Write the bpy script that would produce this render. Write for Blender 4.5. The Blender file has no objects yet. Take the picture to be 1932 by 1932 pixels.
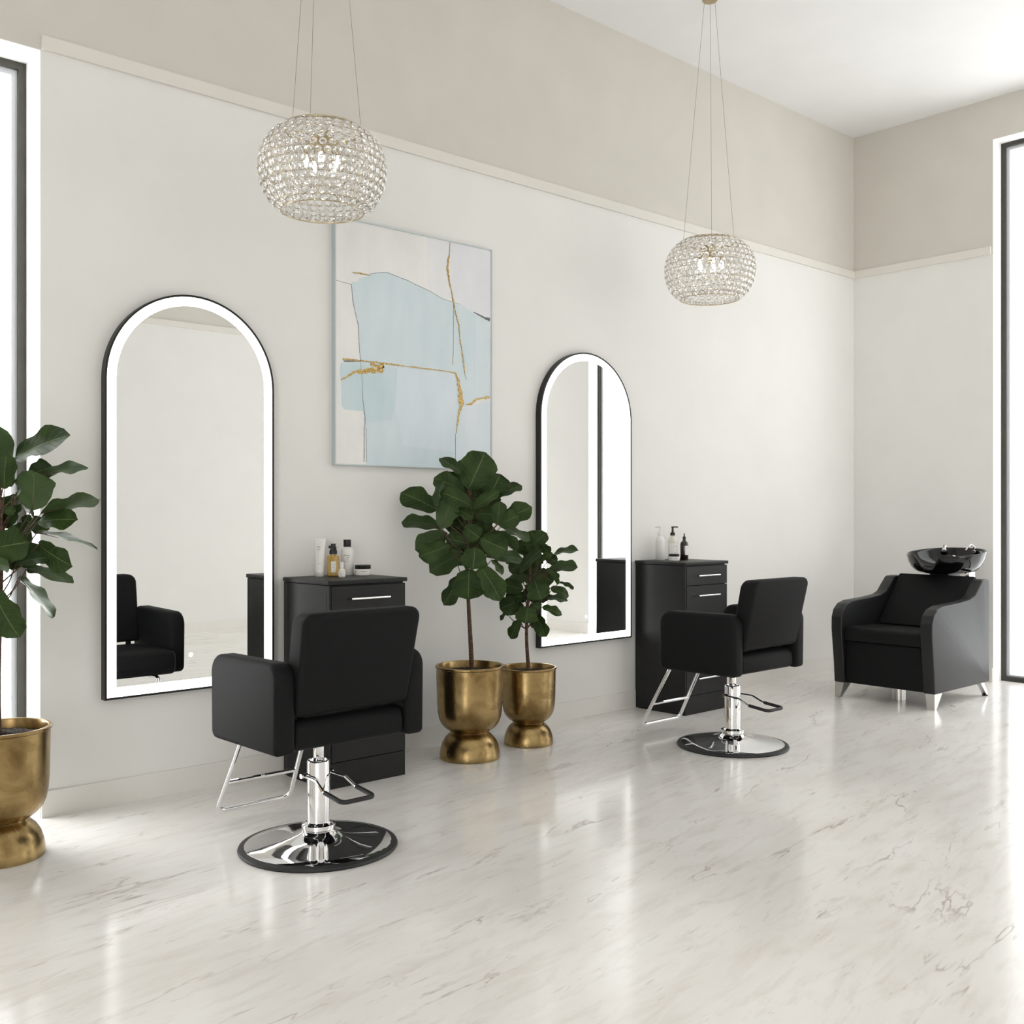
import bpy, bmesh, math, random
from mathutils import Vector, Matrix
R = math.radians
PI = math.pi
scene = bpy.context.scene
col = scene.collection

ART_SHAPES = {'pale_lilac': [(0.7856, 1.3206), (1.0971, 1.3225), (1.0971, 0.8973), (0.9729, 0.9371), (0.8618, 0.9695), (0.8122, 0.9976), (0.7827, 1.0973), (0.7827, 1.2202)], 'white_band': [(0.619, 1.3221), (0.7856, 1.3206), (0.7827, 1.0973), (0.8073, 1.0008), (0.7436, 0.9844), (0.6284, 1.0141), (0.619, 1.1788)], 'blue': [(0.157, 1.0193), (0.2213, 1.0397), (0.2299, 1.0555), (0.3395, 1.0773), (0.4428, 1.0583), (0.5393, 1.0375), (0.6284, 1.0141), (0.7339, 0.9831), (0.8618, 0.9695), (0.9729, 0.9332), (0.9729, 0.843), (1.0971, 0.794), (1.0971, 0.4364), (0.9831, 0.4163), (0.912, 0.3801), (0.8718, 0.3579), (0.832, 0.2394), (0.827, -0.0002), (0.204, 0.0045), (0.1997, 0.2273), (0.1826, 0.2981), (0.0602, 0.2974), (0.0453, 0.3176), (0.0436, 0.4446), (0.0312, 0.5), (0.0395, 0.5501), (0.1612, 0.5689), (0.1527, 0.7612), (0.1146, 0.892), (0.1062, 0.9904), (0.1527, 1.0008)], 'light_blue': [(0.4111, 0.556), (0.8221, 0.563), (0.8419, 0.3637), (0.827, 0.2083), (0.8221, 0.1), (0.6379, 0.1081), (0.4428, 0.1225), (0.3976, 0.3487), (0.4066, 0.482)], 'right_pale': [(0.9729, 0.9293), (1.0867, 0.8921), (1.0971, 0.4443), (0.9831, 0.4241), (0.9678, 0.6856)], 'low_right': [(0.9069, 0.3743), (1.0971, 0.4205), (1.0971, -0.0008), (0.83, -0.0001), (0.834, 0.2086), (0.8718, 0.354)], 'deep_blue': [(0.0395, 0.5466), (0.2299, 0.5502), (0.4066, 0.5519), (0.3976, 0.3487), (0.3707, 0.2589), (0.2126, 0.2352), (0.1869, 0.2984), (0.0602, 0.3009), (0.0461, 0.3176)]}
ART_GOLD = [[(0.1121, 1.0425, 0.0021), (0.1612, 1.0443, 0.0039), (0.2299, 1.0446, 0.0017)], [(0.7856, 1.3206, 0.0012), (0.7827, 1.2586, 0.0019), (0.7709, 1.2107, 0.0069), (0.767, 1.1563, 0.0088), (0.7778, 1.0966, 0.0059), (0.7974, 1.0379, 0.0035), (0.8122, 0.9706, 0.0059), (0.827, 0.9108, 0.004), (0.8518, 0.8443, 0.0045), (0.8618, 0.7525, 0.004), (0.8768, 0.692, 0.004), (0.8868, 0.6309, 0.0045), (0.8969, 0.5618, 0.0025), (0.91, 0.5318, 0.0012)], [(0.0503, 0.5688, 0.0049), (0.1273, 0.5692, 0.0051), (0.2299, 0.5697, 0.0061), (0.335, 0.5695, 0.0063), (0.4428, 0.5678, 0.0036), (0.5532, 0.5676, 0.0038), (0.6857, 0.5661, 0.0033), (0.7925, 0.5642, 0.0029), (0.827, 0.5596, 0.0045), (0.8419, 0.5261, 0.0109), (0.8568, 0.4809, 0.017), (0.8668, 0.4351, 0.02), (0.8718, 0.389, 0.021), (0.8568, 0.3414, 0.008), (0.8469, 0.2866, 0.0059), (0.8369, 0.2397, 0.003), (0.834, 0.2086, 0.0015)], [(0.0395, 0.4548, 0.005), (0.0853, 0.4799, 0.0058), (0.1273, 0.505, 0.0093), (0.1869, 0.5139, 0.012), (0.256, 0.5273, 0.0148), (0.2997, 0.5276, 0.0159), (0.3173, 0.5547, 0.0062)], [(0.2299, 0.561, 0.0095), (0.2734, 0.547, 0.014), (0.3173, 0.5584, 0.0089)], [(0.9019, 0.3794, 0.004), (0.9474, 0.3903, 0.0071), (0.9831, 0.4163, 0.0072), (1.0346, 0.4302, 0.0062), (1.0919, 0.436, 0.0084)], [(0.8102, 0.6775, 0.0012), (0.8063, 0.6078, 0.0015)]]
ART_DARK = [[(0.0024, 0.9857, 0.0012), (0.1062, 0.9762, 0.0012), (0.1146, 0.892, 0.0017), (0.1315, 0.8229, 0.0012), (0.151, 0.761, 0.0013), (0.1544, 0.6755, 0.0012), (0.1629, 0.5762, 0.0012), (0.174, 0.4769, 0.0012), (0.1783, 0.3696, 0.0017), (0.1869, 0.2984, 0.0025), (0.1937, 0.2701, 0.0026), (0.1937, 0.227, 0.0022), (0.1886, 0.2051, 0.0025), (0.1886, 0.1118, 0.0021), (0.1869, 0.0219, 0.003)], [(0.2299, 1.0555, 0.0012), (0.3395, 1.0773, 0.0013), (0.4428, 1.0583, 0.0023), (0.4793, 1.054, 0.0014), (0.5393, 1.0375, 0.0018), (0.6284, 1.0179, 0.0012), (0.7339, 0.9831, 0.0012), (0.8618, 0.9695, 0.0012)], [(0.9678, 0.9365, 0.002), (1.0346, 0.9173, 0.0052), (1.0919, 0.9046, 0.0084)], [(0.0561, 0.5588, 0.0033), (0.1104, 0.5618, 0.0025), (0.1612, 0.566, 0.0013)], [(0.827, 0.2083, 0.0012), (0.827, -0.0079, 0.0012)], [(0.1997, 0.2057, 0.0012), (0.204, 0.0189, 0.0012)], [(0.8122, 0.9783, 0.0012), (0.8102, 0.6775, 0.0012)]]
LEAVES_TALL = [(-0.004, 1.47, 0.088, 1.671, 0.159, 1), (-0.038, 1.555, -0.17, 1.646, 0.053, 0), (-0.014, 1.569, -0.038, 1.651, 0.096, -1), (-0.028, 1.458, -0.197, 1.538, 0.092, 0), (-0.182, 1.357, -0.39, 1.458, 0.106, 0), (-0.178, 1.357, -0.139, 1.521, 0.039, 1), (-0.154, 1.256, -0.371, 1.294, 0.068, 0), (-0.154, 1.258, -0.091, 1.415, 0.101, 1), (0.015, 1.376, -0.154, 1.454, 0.077, 1), (0.025, 1.357, 0.16, 1.463, 0.058, 1), (0.107, 1.425, 0.17, 1.555, 0.135, 0), (0.145, 1.429, 0.288, 1.497, 0.053, -1), (0.117, 1.372, 0.121, 1.444, 0.082, -1), (0.16, 1.29, 0.343, 1.376, 0.092, 0), (0.15, 1.28, 0.17, 1.405, 0.068, 1), (0.155, 1.28, 0.271, 1.328, 0.082, 0), (0.17, 1.265, 0.336, 1.193, 0.039, 0), (0.049, 1.29, 0.112, 1.367, 0.111, -1), (-0.091, 1.372, 0.025, 1.314, 0.053, 1), (-0.115, 1.232, -0.057, 1.357, 0.111, -1), (-0.023, 1.27, 0.059, 1.208, 0.082, 1), (-0.125, 1.227, -0.301, 1.14, 0.096, 0), (-0.105, 1.169, -0.269, 1.106, 0.087, 1), (-0.086, 1.179, -0.014, 1.27, 0.082, -1), (0.063, 1.203, 0.208, 1.14, 0.106, 1), (0.121, 1.232, 0.271, 1.15, 0.058, 0), (0.035, 1.155, 0.02, 1.039, 0.121, 1), (-0.043, 1.121, -0.223, 1.019, 0.106, 0), (-0.038, 1.145, -0.149, 1.121, 0.072, -1), (0.001, 1.039, -0.004, 0.875, 0.15, 1), (-0.067, 0.995, -0.141, 0.836, 0.072, 0), (0.059, 1.053, 0.174, 0.875, 0.096, 1), (0.078, 1.0, 0.117, 0.863, 0.063, -1), (0.088, 1.101, 0.29, 1.082, 0.058, -1), (0.121, 1.087, 0.179, 1.005, 0.029, 0), (0.078, 1.126, 0.121, 1.183, 0.058, -1), (0.117, 1.227, 0.049, 1.28, 0.072, -1), (-0.154, 1.362, -0.115, 1.434, 0.077, -1), (0.01, 1.29, 0.063, 1.376, 0.072, -1), (-0.076, 1.251, -0.014, 1.304, 0.082, -1), (-0.072, 1.048, -0.028, 1.145, 0.077, -1)]
LEAVES_SHORT = [(0.02, 1.154, 0.105, 1.227, 0.073, 0), (0.02, 1.154, -0.052, 1.162, 0.058, 0), (0.028, 1.177, 0.02, 1.238, 0.077, -1), (0.139, 1.1, 0.285, 1.127, 0.027, 0), (0.066, 1.066, 0.136, 1.112, 0.035, 1), (0.116, 1.012, 0.287, 1.026, 0.058, 0), (0.086, 1.104, 0.166, 1.054, 0.054, 0), (0.07, 1.158, 0.128, 1.1, 0.05, -1), (-0.052, 0.997, 0.07, 1.139, 0.05, 1), (-0.029, 1.054, -0.141, 1.081, 0.058, 0), (-0.022, 1.127, 0.047, 1.066, 0.077, -1), (-0.045, 1.043, -0.114, 1.001, 0.061, 0), (-0.006, 0.966, -0.122, 0.935, 0.058, 0), (0.032, 0.958, 0.07, 0.843, 0.111, 1), (0.04, 0.997, 0.147, 0.935, 0.088, -1), (0.101, 1.02, 0.174, 0.935, 0.031, 1), (0.178, 0.939, 0.262, 0.901, 0.023, 0), (0.128, 0.905, 0.235, 0.855, 0.046, 0), (0.105, 0.843, 0.231, 0.828, 0.031, 0), (0.078, 0.797, 0.193, 0.751, 0.038, 0), (0.009, 0.805, 0.074, 0.805, 0.042, 1), (-0.052, 0.832, -0.168, 0.778, 0.092, 0), (-0.014, 0.82, -0.06, 0.862, 0.058, -1), (-0.003, 0.805, -0.022, 0.709, 0.111, 1), (-0.049, 0.72, -0.106, 0.609, 0.054, 0), (0.043, 0.759, 0.101, 0.621, 0.069, 0), (-0.133, 0.755, -0.166, 0.709, 0.019, -1), (0.028, 0.728, 0.036, 0.655, 0.038, -1), (0.12, 0.997, 0.178, 0.966, 0.035, 0), (0.036, 1.058, -0.014, 1.012, 0.05, -1), (0.047, 0.862, 0.086, 0.92, 0.061, -1)]
LEAVES_NEAR = [(0.051, 1.559, 0.269, 1.653, 0.094, 0), (0.061, 1.436, 0.075, 1.571, 0.08, 1), (0.099, 1.488, 0.186, 1.53, 0.071, 0), (-0.01, 1.502, 0.014, 1.682, 0.094, 0), (0.169, 1.495, 0.325, 1.526, 0.028, 0), (0.155, 1.356, 0.179, 1.507, 0.123, 1), (0.16, 1.342, 0.377, 1.403, 0.038, 0), (0.136, 1.309, 0.292, 1.318, 0.066, 0), (0.146, 1.268, 0.365, 1.205, 0.028, 0), (0.155, 1.223, 0.304, 1.138, 0.085, 0), (0.084, 1.148, 0.212, 1.172, 0.047, 0), (0.099, 1.124, 0.271, 1.072, 0.028, 0), (0.004, 1.209, 0.159, 1.233, 0.109, 1), (-0.005, 1.153, 0.099, 1.138, 0.047, 1), (0.018, 1.044, 0.122, 0.869, 0.104, 1), (0.066, 1.091, 0.188, 0.931, 0.071, 0), (-0.005, 1.058, 0.014, 0.907, 0.09, 1), (0.023, 1.356, 0.07, 1.351, 0.028, 0), (0.004, 1.285, 0.047, 1.36, 0.057, 0), (0.042, 1.323, 0.146, 1.28, 0.057, -1), (0.146, 1.327, 0.08, 1.394, 0.033, 0), (0.07, 1.408, 0.108, 1.46, 0.024, 0), (-0.001, 1.497, 0.032, 1.45, 0.043, 0), (-0.048, 1.552, -0.274, 1.659, 0.094, 0), (-0.058, 1.429, -0.08, 1.576, 0.08, 1), (-0.096, 1.481, -0.191, 1.536, 0.071, 0), (-0.166, 1.488, -0.331, 1.531, 0.028, 0), (-0.152, 1.349, -0.184, 1.513, 0.123, 1), (-0.157, 1.334, -0.383, 1.409, 0.038, 0), (-0.133, 1.301, -0.298, 1.324, 0.066, 0), (-0.143, 1.261, -0.371, 1.21, 0.028, 0), (-0.152, 1.216, -0.309, 1.144, 0.085, 0), (-0.081, 1.141, -0.217, 1.177, 0.047, 0), (-0.096, 1.117, -0.276, 1.078, 0.028, 0), (-0.001, 1.202, -0.164, 1.239, 0.109, 1), (0.008, 1.146, -0.104, 1.144, 0.047, 1), (-0.015, 1.037, -0.128, 0.875, 0.104, 1), (-0.062, 1.084, -0.194, 0.936, 0.071, 0), (-0.02, 1.349, -0.076, 1.357, 0.028, 0), (-0.001, 1.278, -0.052, 1.366, 0.057, 0), (-0.039, 1.316, -0.151, 1.286, 0.057, -1), (-0.143, 1.32, -0.085, 1.399, 0.033, 0), (-0.067, 1.401, -0.113, 1.465, 0.024, 0)]


# ------------------------------------------------------------------ helpers
def link_bm(name, bm, mat, parent=None, smooth=True, ang=35, recalc=True):
    if recalc:
        bmesh.ops.recalc_face_normals(bm, faces=bm.faces)
    lim = R(ang)
    for f in bm.faces: f.smooth = smooth
    for e in bm.edges:
        if len(e.link_faces) == 2 and e.calc_face_angle(0) > lim: e.smooth = False
    me = bpy.data.meshes.new(name); bm.to_mesh(me); bm.free()
    for m in (mat if isinstance(mat, (list, tuple)) else [mat]): me.materials.append(m)
    o = bpy.data.objects.new(name, me); col.objects.link(o)
    if parent is not None: o.parent = parent
    return o

def tag(o, label=None, cat=None, group=None, kind=None):
    if label: o['label'] = label
    if cat: o['category'] = cat
    if group: o['group'] = group
    if kind: o['kind'] = kind
    return o

def thing(name, loc, label, cat, rz=0, group=None, kind=None):
    o = bpy.data.objects.new(name, None); col.objects.link(o)
    o.location = loc; o.rotation_euler = (0, 0, rz); o.empty_display_size = .1
    return tag(o, label, cat, group, kind)

def copy_tree(o, parent=None):
    c = o.copy(); col.objects.link(c); c.parent = parent
    for ch in list(o.children): copy_tree(ch, c)
    return c

def box(bm, x0, x1, y0, y1, z0, z1, mi=0):
    v = [bm.verts.new((x, y, z)) for z in (z0, z1) for x, y in ((x0, y0), (x1, y0), (x1, y1), (x0, y1))]
    fs = [(3, 2, 1, 0), (4, 5, 6, 7), (0, 1, 5, 4), (1, 2, 6, 5), (2, 3, 7, 6), (3, 0, 4, 7)]
    out = []
    for f in fs:
        g = bm.faces.new([v[i] for i in f]); g.material_index = mi; out.append(g)
    return v, out

def bevel_all(bm, w, seg=3, ang=30):
    bmesh.ops.recalc_face_normals(bm, faces=bm.faces)
    es = [e for e in bm.edges if len(e.link_faces) == 2 and e.calc_face_angle(0) > R(ang)]
    bmesh.ops.bevel(bm, geom=es, offset=w, segments=seg, profile=.5, affect='EDGES', clamp_overlap=True)

def rbox(x0, x1, y0, y1, z0, z1, w, seg=3):
    bm = bmesh.new(); box(bm, x0, x1, y0, y1, z0, z1); bevel_all(bm, w, seg); return bm

def rpoly(pts, rad, seg=6):
    """round the corners of a polygon; rad is a number or a list"""
    n = len(pts); out = []
    for i in range(n):
        p = Vector(pts[i]); a = Vector(pts[i-1]); b = Vector(pts[(i+1) % n])
        r = rad[i] if isinstance(rad, (list, tuple)) else rad
        if r <= 0: out.append((p.x, p.y)); continue
        da = (a-p).normalized(); db = (b-p).normalized()
        th = math.acos(max(-1, min(1, da.dot(db))))
        if th > PI-.02: out.append((p.x, p.y)); continue
        L = r/math.tan(th/2); L = min(L, (a-p).length*.49, (b-p).length*.49); rr = L*math.tan(th/2)
        c = p + (da+db).normalized()*(rr/math.sin(th/2))
        s = p+da*L; e = p+db*L
        a0 = math.atan2(s.y-c.y, s.x-c.x); a1 = math.atan2(e.y-c.y, e.x-c.x)
        d = (a1-a0+PI) % (2*PI)-PI
        for k in range(seg+1):
            t = a0+d*k/seg; out.append((c.x+rr*math.cos(t), c.y+rr*math.sin(t)))
    return out

def prism(pts, a, b, axis, w=0, seg=3, bm=None):
    """extrude 2D outline between a and b along an axis, rounding the two rims"""
    bm = bm or bmesh.new()
    def P(u, v, t):
        return {'x': (t, u, v), 'y': (u, t, v), 'z': (u, v, t)}[axis]
    lo = [bm.verts.new(P(u, v, a)) for u, v in pts]; hi = [bm.verts.new(P(u, v, b)) for u, v in pts]
    n = len(pts)
    f0 = bm.faces.new(lo[::-1]); f1 = bm.faces.new(hi)
    for i in range(n): bm.faces.new((lo[i], lo[(i+1) % n], hi[(i+1) % n], hi[i]))
    bmesh.ops.recalc_face_normals(bm, faces=bm.faces)
    if w > 0:
        es = list(f0.edges)+list(f1.edges)
        bmesh.ops.bevel(bm, geom=es, offset=w, segments=seg, profile=.5, affect='EDGES', clamp_overlap=True)
    return bm

def lathe(prof, n=48, bm=None, c=(0, 0, 0), mi=0):
    bm = bm or bmesh.new(); rings = []
    for r, z in prof:
        if r < 1e-6: rings.append([bm.verts.new((c[0], c[1], c[2]+z))])
        else: rings.append([bm.verts.new((c[0]+r*math.cos(2*PI*k/n), c[1]+r*math.sin(2*PI*k/n), c[2]+z)) for k in range(n)])
    for A, B in zip(rings, rings[1:]):
        for k in range(n):
            k2 = (k+1) % n
            if len(A) == 1 and len(B) == 1: continue
            if len(A) == 1: f = bm.faces.new((A[0], B[k2], B[k]))
            elif len(B) == 1: f = bm.faces.new((A[k], A[k2], B[0]))
            else: f = bm.faces.new((A[k], A[k2], B[k2], B[k]))
            f.material_index = mi
    return bm

def fillet(path, rad, seg=6):
    out = [Vector(path[0])]
    for i in range(1, len(path)-1):
        p = Vector(path[i]); a = Vector(path[i-1]); b = Vector(path[i+1])
        da = (a-p).normalized(); db = (b-p).normalized()
        th = math.acos(max(-1, min(1, da.dot(db))))
        if th > PI-.05: out.append(p); continue
        L = min(rad/math.tan(th/2), (a-p).length*.48, (b-p).length*.48); rr = L*math.tan(th/2)
        c = p+(da+db).normalized()*(rr/math.sin(th/2))
        s = p+da*L-c; e = p+db*L-c
        ang = s.angle(e); ax = s.cross(e).normalized()
        for k in range(seg+1): out.append(c+Matrix.Rotation(ang*k/seg, 3, ax) @ s)
    out.append(Vector(path[-1])); return out

def tube(path, r, n=10, bm=None, closed=False, caps=True, r1=None):
    bm = bm or bmesh.new(); path = [Vector(p) for p in path]; m = len(path)
    rings = []; up = None
    for i, p in enumerate(path):
        if closed: t = (path[(i+1) % m]-path[i-1]).normalized()
        else: t = (path[min(i+1, m-1)]-path[max(i-1, 0)]).normalized()
        if up is None:
            up = Vector((0, 0, 1)) if abs(t.z) < .9 else Vector((1, 0, 0))
        up = (up-t*up.dot(t)).normalized(); s = t.cross(up)
        rr = r if r1 is None else r+(r1-r)*i/(m-1)
        rings.append([bm.verts.new(p+up*rr*math.cos(2*PI*k/n)+s*rr*math.sin(2*PI*k/n)) for k in range(n)])
    prs = list(zip(rings, rings[1:]))+([(rings[-1], rings[0])] if closed else [])
    for A, B in prs:
        for k in range(n): bm.faces.new((A[k], A[(k+1) % n], B[(k+1) % n], B[k]))
    if caps and not closed:
        bm.faces.new(rings[0][::-1]); bm.faces.new(rings[-1])
    return bm

# ------------------------------------------------------------------ materials
def mat(name, base=(.8, .8, .8), rough=.5, metal=0, spec=.5, coat=0, coat_rough=.1, emis=None, estr=0, trans=0, ior=1.45):
    m = bpy.data.materials.new(name); m.use_nodes = True
    b = m.node_tree.nodes['Principled BSDF']
    b.inputs['Base Color'].default_value = (*base, 1); b.inputs['Roughness'].default_value = rough
    b.inputs['Metallic'].default_value = metal; b.inputs['Specular IOR Level'].default_value = spec
    b.inputs['Coat Weight'].default_value = coat; b.inputs['Coat Roughness'].default_value = coat_rough
    b.inputs['Transmission Weight'].default_value = trans; b.inputs['IOR'].default_value = ior
    if emis:
        b.inputs['Emission Color'].default_value = (*emis, 1); b.inputs['Emission Strength'].default_value = estr
    return m

def nodes(m): return m.node_tree.nodes, m.node_tree.links, m.node_tree.nodes['Principled BSDF']

def add_noise(m, scale, c1, c2, lo=.35, hi=.65, detail=5, sc=(1, 1, 1), bump=0, bdist=.002, rough=None, dist=0):
    N, L, b = nodes(m)
    tc = N.new('ShaderNodeTexCoord'); mp = N.new('ShaderNodeMapping'); mp.inputs['Scale'].default_value = sc
    L.new(tc.outputs['Object'], mp.inputs['Vector'])
    n = N.new('ShaderNodeTexNoise'); n.inputs['Scale'].default_value = scale; n.inputs['Detail'].default_value = detail
    n.inputs['Distortion'].default_value = dist
    L.new(mp.outputs[0], n.inputs['Vector'])
    r = N.new('ShaderNodeValToRGB'); r.color_ramp.elements[0].position = lo; r.color_ramp.elements[1].position = hi
    r.color_ramp.elements[0].color = (*c1, 1); r.color_ramp.elements[1].color = (*c2, 1)
    L.new(n.outputs['Fac'], r.inputs['Fac']); L.new(r.outputs['Color'], b.inputs['Base Color'])
    if bump:
        bp = N.new('ShaderNodeBump'); bp.inputs['Strength'].default_value = bump; bp.inputs['Distance'].default_value = bdist
        L.new(n.outputs['Fac'], bp.inputs['Height']); L.new(bp.outputs[0], b.inputs['Normal'])
    if rough:
        mr = N.new('ShaderNodeMapRange'); mr.inputs['To Min'].default_value = rough[0]; mr.inputs['To Max'].default_value = rough[1]
        mr.inputs['From Min'].default_value = .3; mr.inputs['From Max'].default_value = .7
        L.new(n.outputs['Fac'], mr.inputs['Value']); L.new(mr.outputs[0], b.inputs['Roughness'])
    return m

def srgb(r, g, b):
    f = lambda v: (v/255/12.92) if v/255 <= .04045 else ((v/255+.055)/1.055)**2.4
    return (f(r), f(g), f(b))

M_low = mat('wall_paint_light', srgb(232, 228, 222), .9, spec=.12)
add_noise(M_low, 3, srgb(234, 233, 230), srgb(237, 236, 233), .3, .7, bump=.03, bdist=.001)
M_up = mat('wall_paint_beige', srgb(216, 210, 199), .9, spec=.12)
add_noise(M_up, 3, srgb(211, 207, 199), srgb(215, 211, 203), .3, .7, bump=.03, bdist=.001)
M_trim = mat('trim_paint', srgb(226, 221, 212), .6, spec=.4)
add_noise(M_trim, 4, srgb(226, 222, 215), srgb(229, 225, 218), .3, .7)
M_base = mat('baseboard_paint', srgb(230, 226, 219), .5, spec=.4)
add_noise(M_base, 4, srgb(231, 228, 223), srgb(234, 231, 226), .3, .7)
M_ceil = mat('ceiling_paint', srgb(240, 240, 238), .9, spec=.2)
add_noise(M_ceil, 3, srgb(236, 236, 236), srgb(239, 239, 239), .3, .7)
M_reveal = mat('reveal_paint', srgb(242, 242, 240), .6, spec=.3)
add_noise(M_reveal, 3, srgb(241, 241, 239), srgb(243, 243, 241), .3, .7)
M_winframe = mat('dark_window_metal', srgb(70, 68, 62), .45, metal=.4)
add_noise(M_winframe, 8, srgb(66, 64, 58), srgb(74, 72, 66), .3, .7)
M_reflstrip = mat('pane_reflection_grey', srgb(205, 208, 212), .5)  # grey strip giving the frame's reflection in the pane as a solid colour
M_leather = mat('black_vinyl', (.014, .014, .0145), .62, spec=.11)
add_noise(M_leather, 260, (.0098, .0098, .0103), (.0118, .0118, .0123), .3, .7, detail=3, bump=.06, bdist=.0005)
M_vinyl = mat('black_vinyl_sheen', (.014, .014, .0145), .42, spec=.5)
add_noise(M_vinyl, 260, (.0085, .0087, .0094), (.0105, .0108, .0116), .3, .7, detail=3, bump=.06, bdist=.0005)
M_chrome = mat('chrome', (.86, .86, .87), .05, metal=1)
add_noise(M_chrome, 30, (.84, .84, .85), (.88, .88, .89), .3, .7, rough=(.03, .07))
M_brushed = mat('brushed_aluminium', (.72, .71, .68), .32, metal=1)
add_noise(M_brushed, 120, (.66, .65, .62), (.78, .77, .74), .3, .7, sc=(1, 1, 12), rough=(.28, .38))
M_rubber = mat('black_rubber', (.018, .018, .019), .55)
add_noise(M_rubber, 90, (.016, .016, .017), (.022, .022, .023), .3, .7)
M_cab = mat('charcoal_laminate', srgb(56, 56, 55), .42, spec=.28)
add_noise(M_cab, 40, (.0115, .0115, .0112), (.015, .015, .0146), .3, .7)
M_gloss = mat('black_gloss_ceramic', (.003, .003, .0035), .035, spec=.45)
M_gold = mat('aged_brass', (.50, .36, .16), .26, metal=1)
add_noise(M_gold, 5.5, (.19, .12, .046), (.50, .36, .165), .34, .64, detail=9, dist=.8, rough=(.34, .20), bump=.12, bdist=.004)
M_soil = mat('potting_soil', (.02, .014, .01), .95)
add_noise(M_soil, 90, (.006, .004, .003), (.07, .05, .038), .4, .68, detail=6, bump=.8, bdist=.006)
M_bark = mat('fig_bark', (.09, .045, .03), .8)
add_noise(M_bark, 30, (.045, .025, .016), (.13, .075, .05), .35, .65, detail=6, sc=(1, 1, 4), bump=.4, bdist=.003)
M_mirror = mat('mirror_silver', (.90, .91, .905), 0.0, metal=1)
M_black = mat('black_frame_metal', (.008, .008, .008), .4)
M_led = mat('led_band', (1, 1, 1), .5, emis=(1, .99, .97), estr=3.2)
M_button = mat('touch_button', (.9, .9, .9), .4, emis=(1, 1, 1), estr=.5)
M_brass = mat('champagne_wire', (.52, .42, .27), .28, metal=1)
M_cable = mat('steel_cable', (.38, .36, .33), .4, metal=1)
M_bulb = mat('warm_bulb', (1, .95, .85), .4, emis=(1, .93, .8), estr=8)
M_crystal = mat('cut_crystal', (1, 1, 1), 0.0, trans=1, ior=1.5)
M_handle = mat('polished_handle', (.85, .85, .84), .18, metal=1)
M_white = mat('white_plastic', srgb(240, 239, 236), .35)
M_offwhite = mat('offwhite_plastic', srgb(232, 229, 222), .4)
M_blackpl = mat('black_plastic', (.010, .010, .010), .3)
M_greypr = mat('grey_print', srgb(120, 118, 114), .6)
M_paper = mat('paper_label', srgb(244, 243, 240), .6)
M_amber = mat('amber_liquid', srgb(196, 160, 84), .12, coat=.6)
add_noise(M_amber, 14, srgb(176, 136, 62), srgb(212, 182, 112), .3, .7, sc=(3, 3, 1), rough=(.1, .16))
M_brown = mat('brown_glass', (.022, .008, .005), .1, coat=.6)
M_clear = mat('frosted_clear', srgb(232, 226, 214), .25, coat=.4)
M_frame = mat('silver_blue_frame', srgb(196, 207, 209), .4, metal=.15)
M_canvas = mat('canvas_white', srgb(234, 234, 232), .8)
add_noise(M_canvas, 7, srgb(231, 231, 230), srgb(240, 239, 237), .35, .65, detail=6, sc=(1, 1, .5))
def paint(name, a, b):
    m = mat(name, a, .75); add_noise(m, 4, a, b, .32, .68, detail=7, sc=(2.2, 1, .8)); return m
M_art = {
 'pale_lilac': paint('paint_lilac', srgb(226, 228, 233), srgb(232, 233, 237)),
 'white_band': paint('paint_white', srgb(228, 230, 233), srgb(236, 236, 237)),
 'blue': paint('paint_blue', srgb(205, 221, 227), srgb(217, 228, 233)),
 'light_blue': paint('paint_light_blue', srgb(214, 225, 233), srgb(222, 231, 238)),
 'right_pale': paint('paint_right_blue', srgb(209, 222, 229), srgb(219, 229, 234)),
 'low_right': paint('paint_low_blue', srgb(216, 226, 233), srgb(224, 231, 237)),
 'deep_blue': paint('paint_deep_blue', srgb(197, 217, 222), srgb(209, 224, 229))}
M_leafgold = mat('gold_leaf', (.70, .52, .22), .35, metal=.75)
add_noise(M_leafgold, 170, (.20, .12, .035), (.66, .48, .20), .38, .6, detail=3, bump=.6, bdist=.002)
M_ink = mat('grey_ink', srgb(112, 116, 122), .8)

# marble floor
M_floor = mat('marble_floor', (.8, .78, .74), .15, spec=.36)
N, L, b = nodes(M_floor)
tc = N.new('ShaderNodeTexCoord')
def mapping(scale, rz):
    mp = N.new('ShaderNodeMapping'); mp.inputs['Scale'].default_value = scale
    m0 = N.new('ShaderNodeMapping'); m0.inputs['Rotation'].default_value = (0, 0, R(rz))
    L.new(tc.outputs['Object'], m0.inputs['Vector']); L.new(m0.outputs[0], mp.inputs['Vector']); return mp
def noise(mp, s, det, rough, dist=0):
    n = N.new('ShaderNodeTexNoise'); n.inputs['Scale'].default_value = s; n.inputs['Detail'].default_value = det
    n.inputs['Roughness'].default_value = rough; n.inputs['Distortion'].default_value = dist
    L.new(mp.outputs[0], n.inputs['Vector']); return n.outputs['Fac']
def ramp(v, a, b_, c0=(0, 0, 0), c1=(1, 1, 1)):
    r = N.new('ShaderNodeValToRGB'); r.color_ramp.elements[0].position = a; r.color_ramp.elements[1].position = b_
    r.color_ramp.elements[0].color = (*c0, 1); r.color_ramp.elements[1].color = (*c1, 1)
    L.new(v, r.inputs['Fac']); return r.outputs['Color']
def math_(op, a, b_=None):
    m = N.new('ShaderNodeMath'); m.operation = op
    for i, v in enumerate((a, b_)):
        if v is None: continue
        if isinstance(v, (int, float)): m.inputs[i].default_value = v
        else: L.new(v, m.inputs[i])
    return m.outputs[0]
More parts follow.
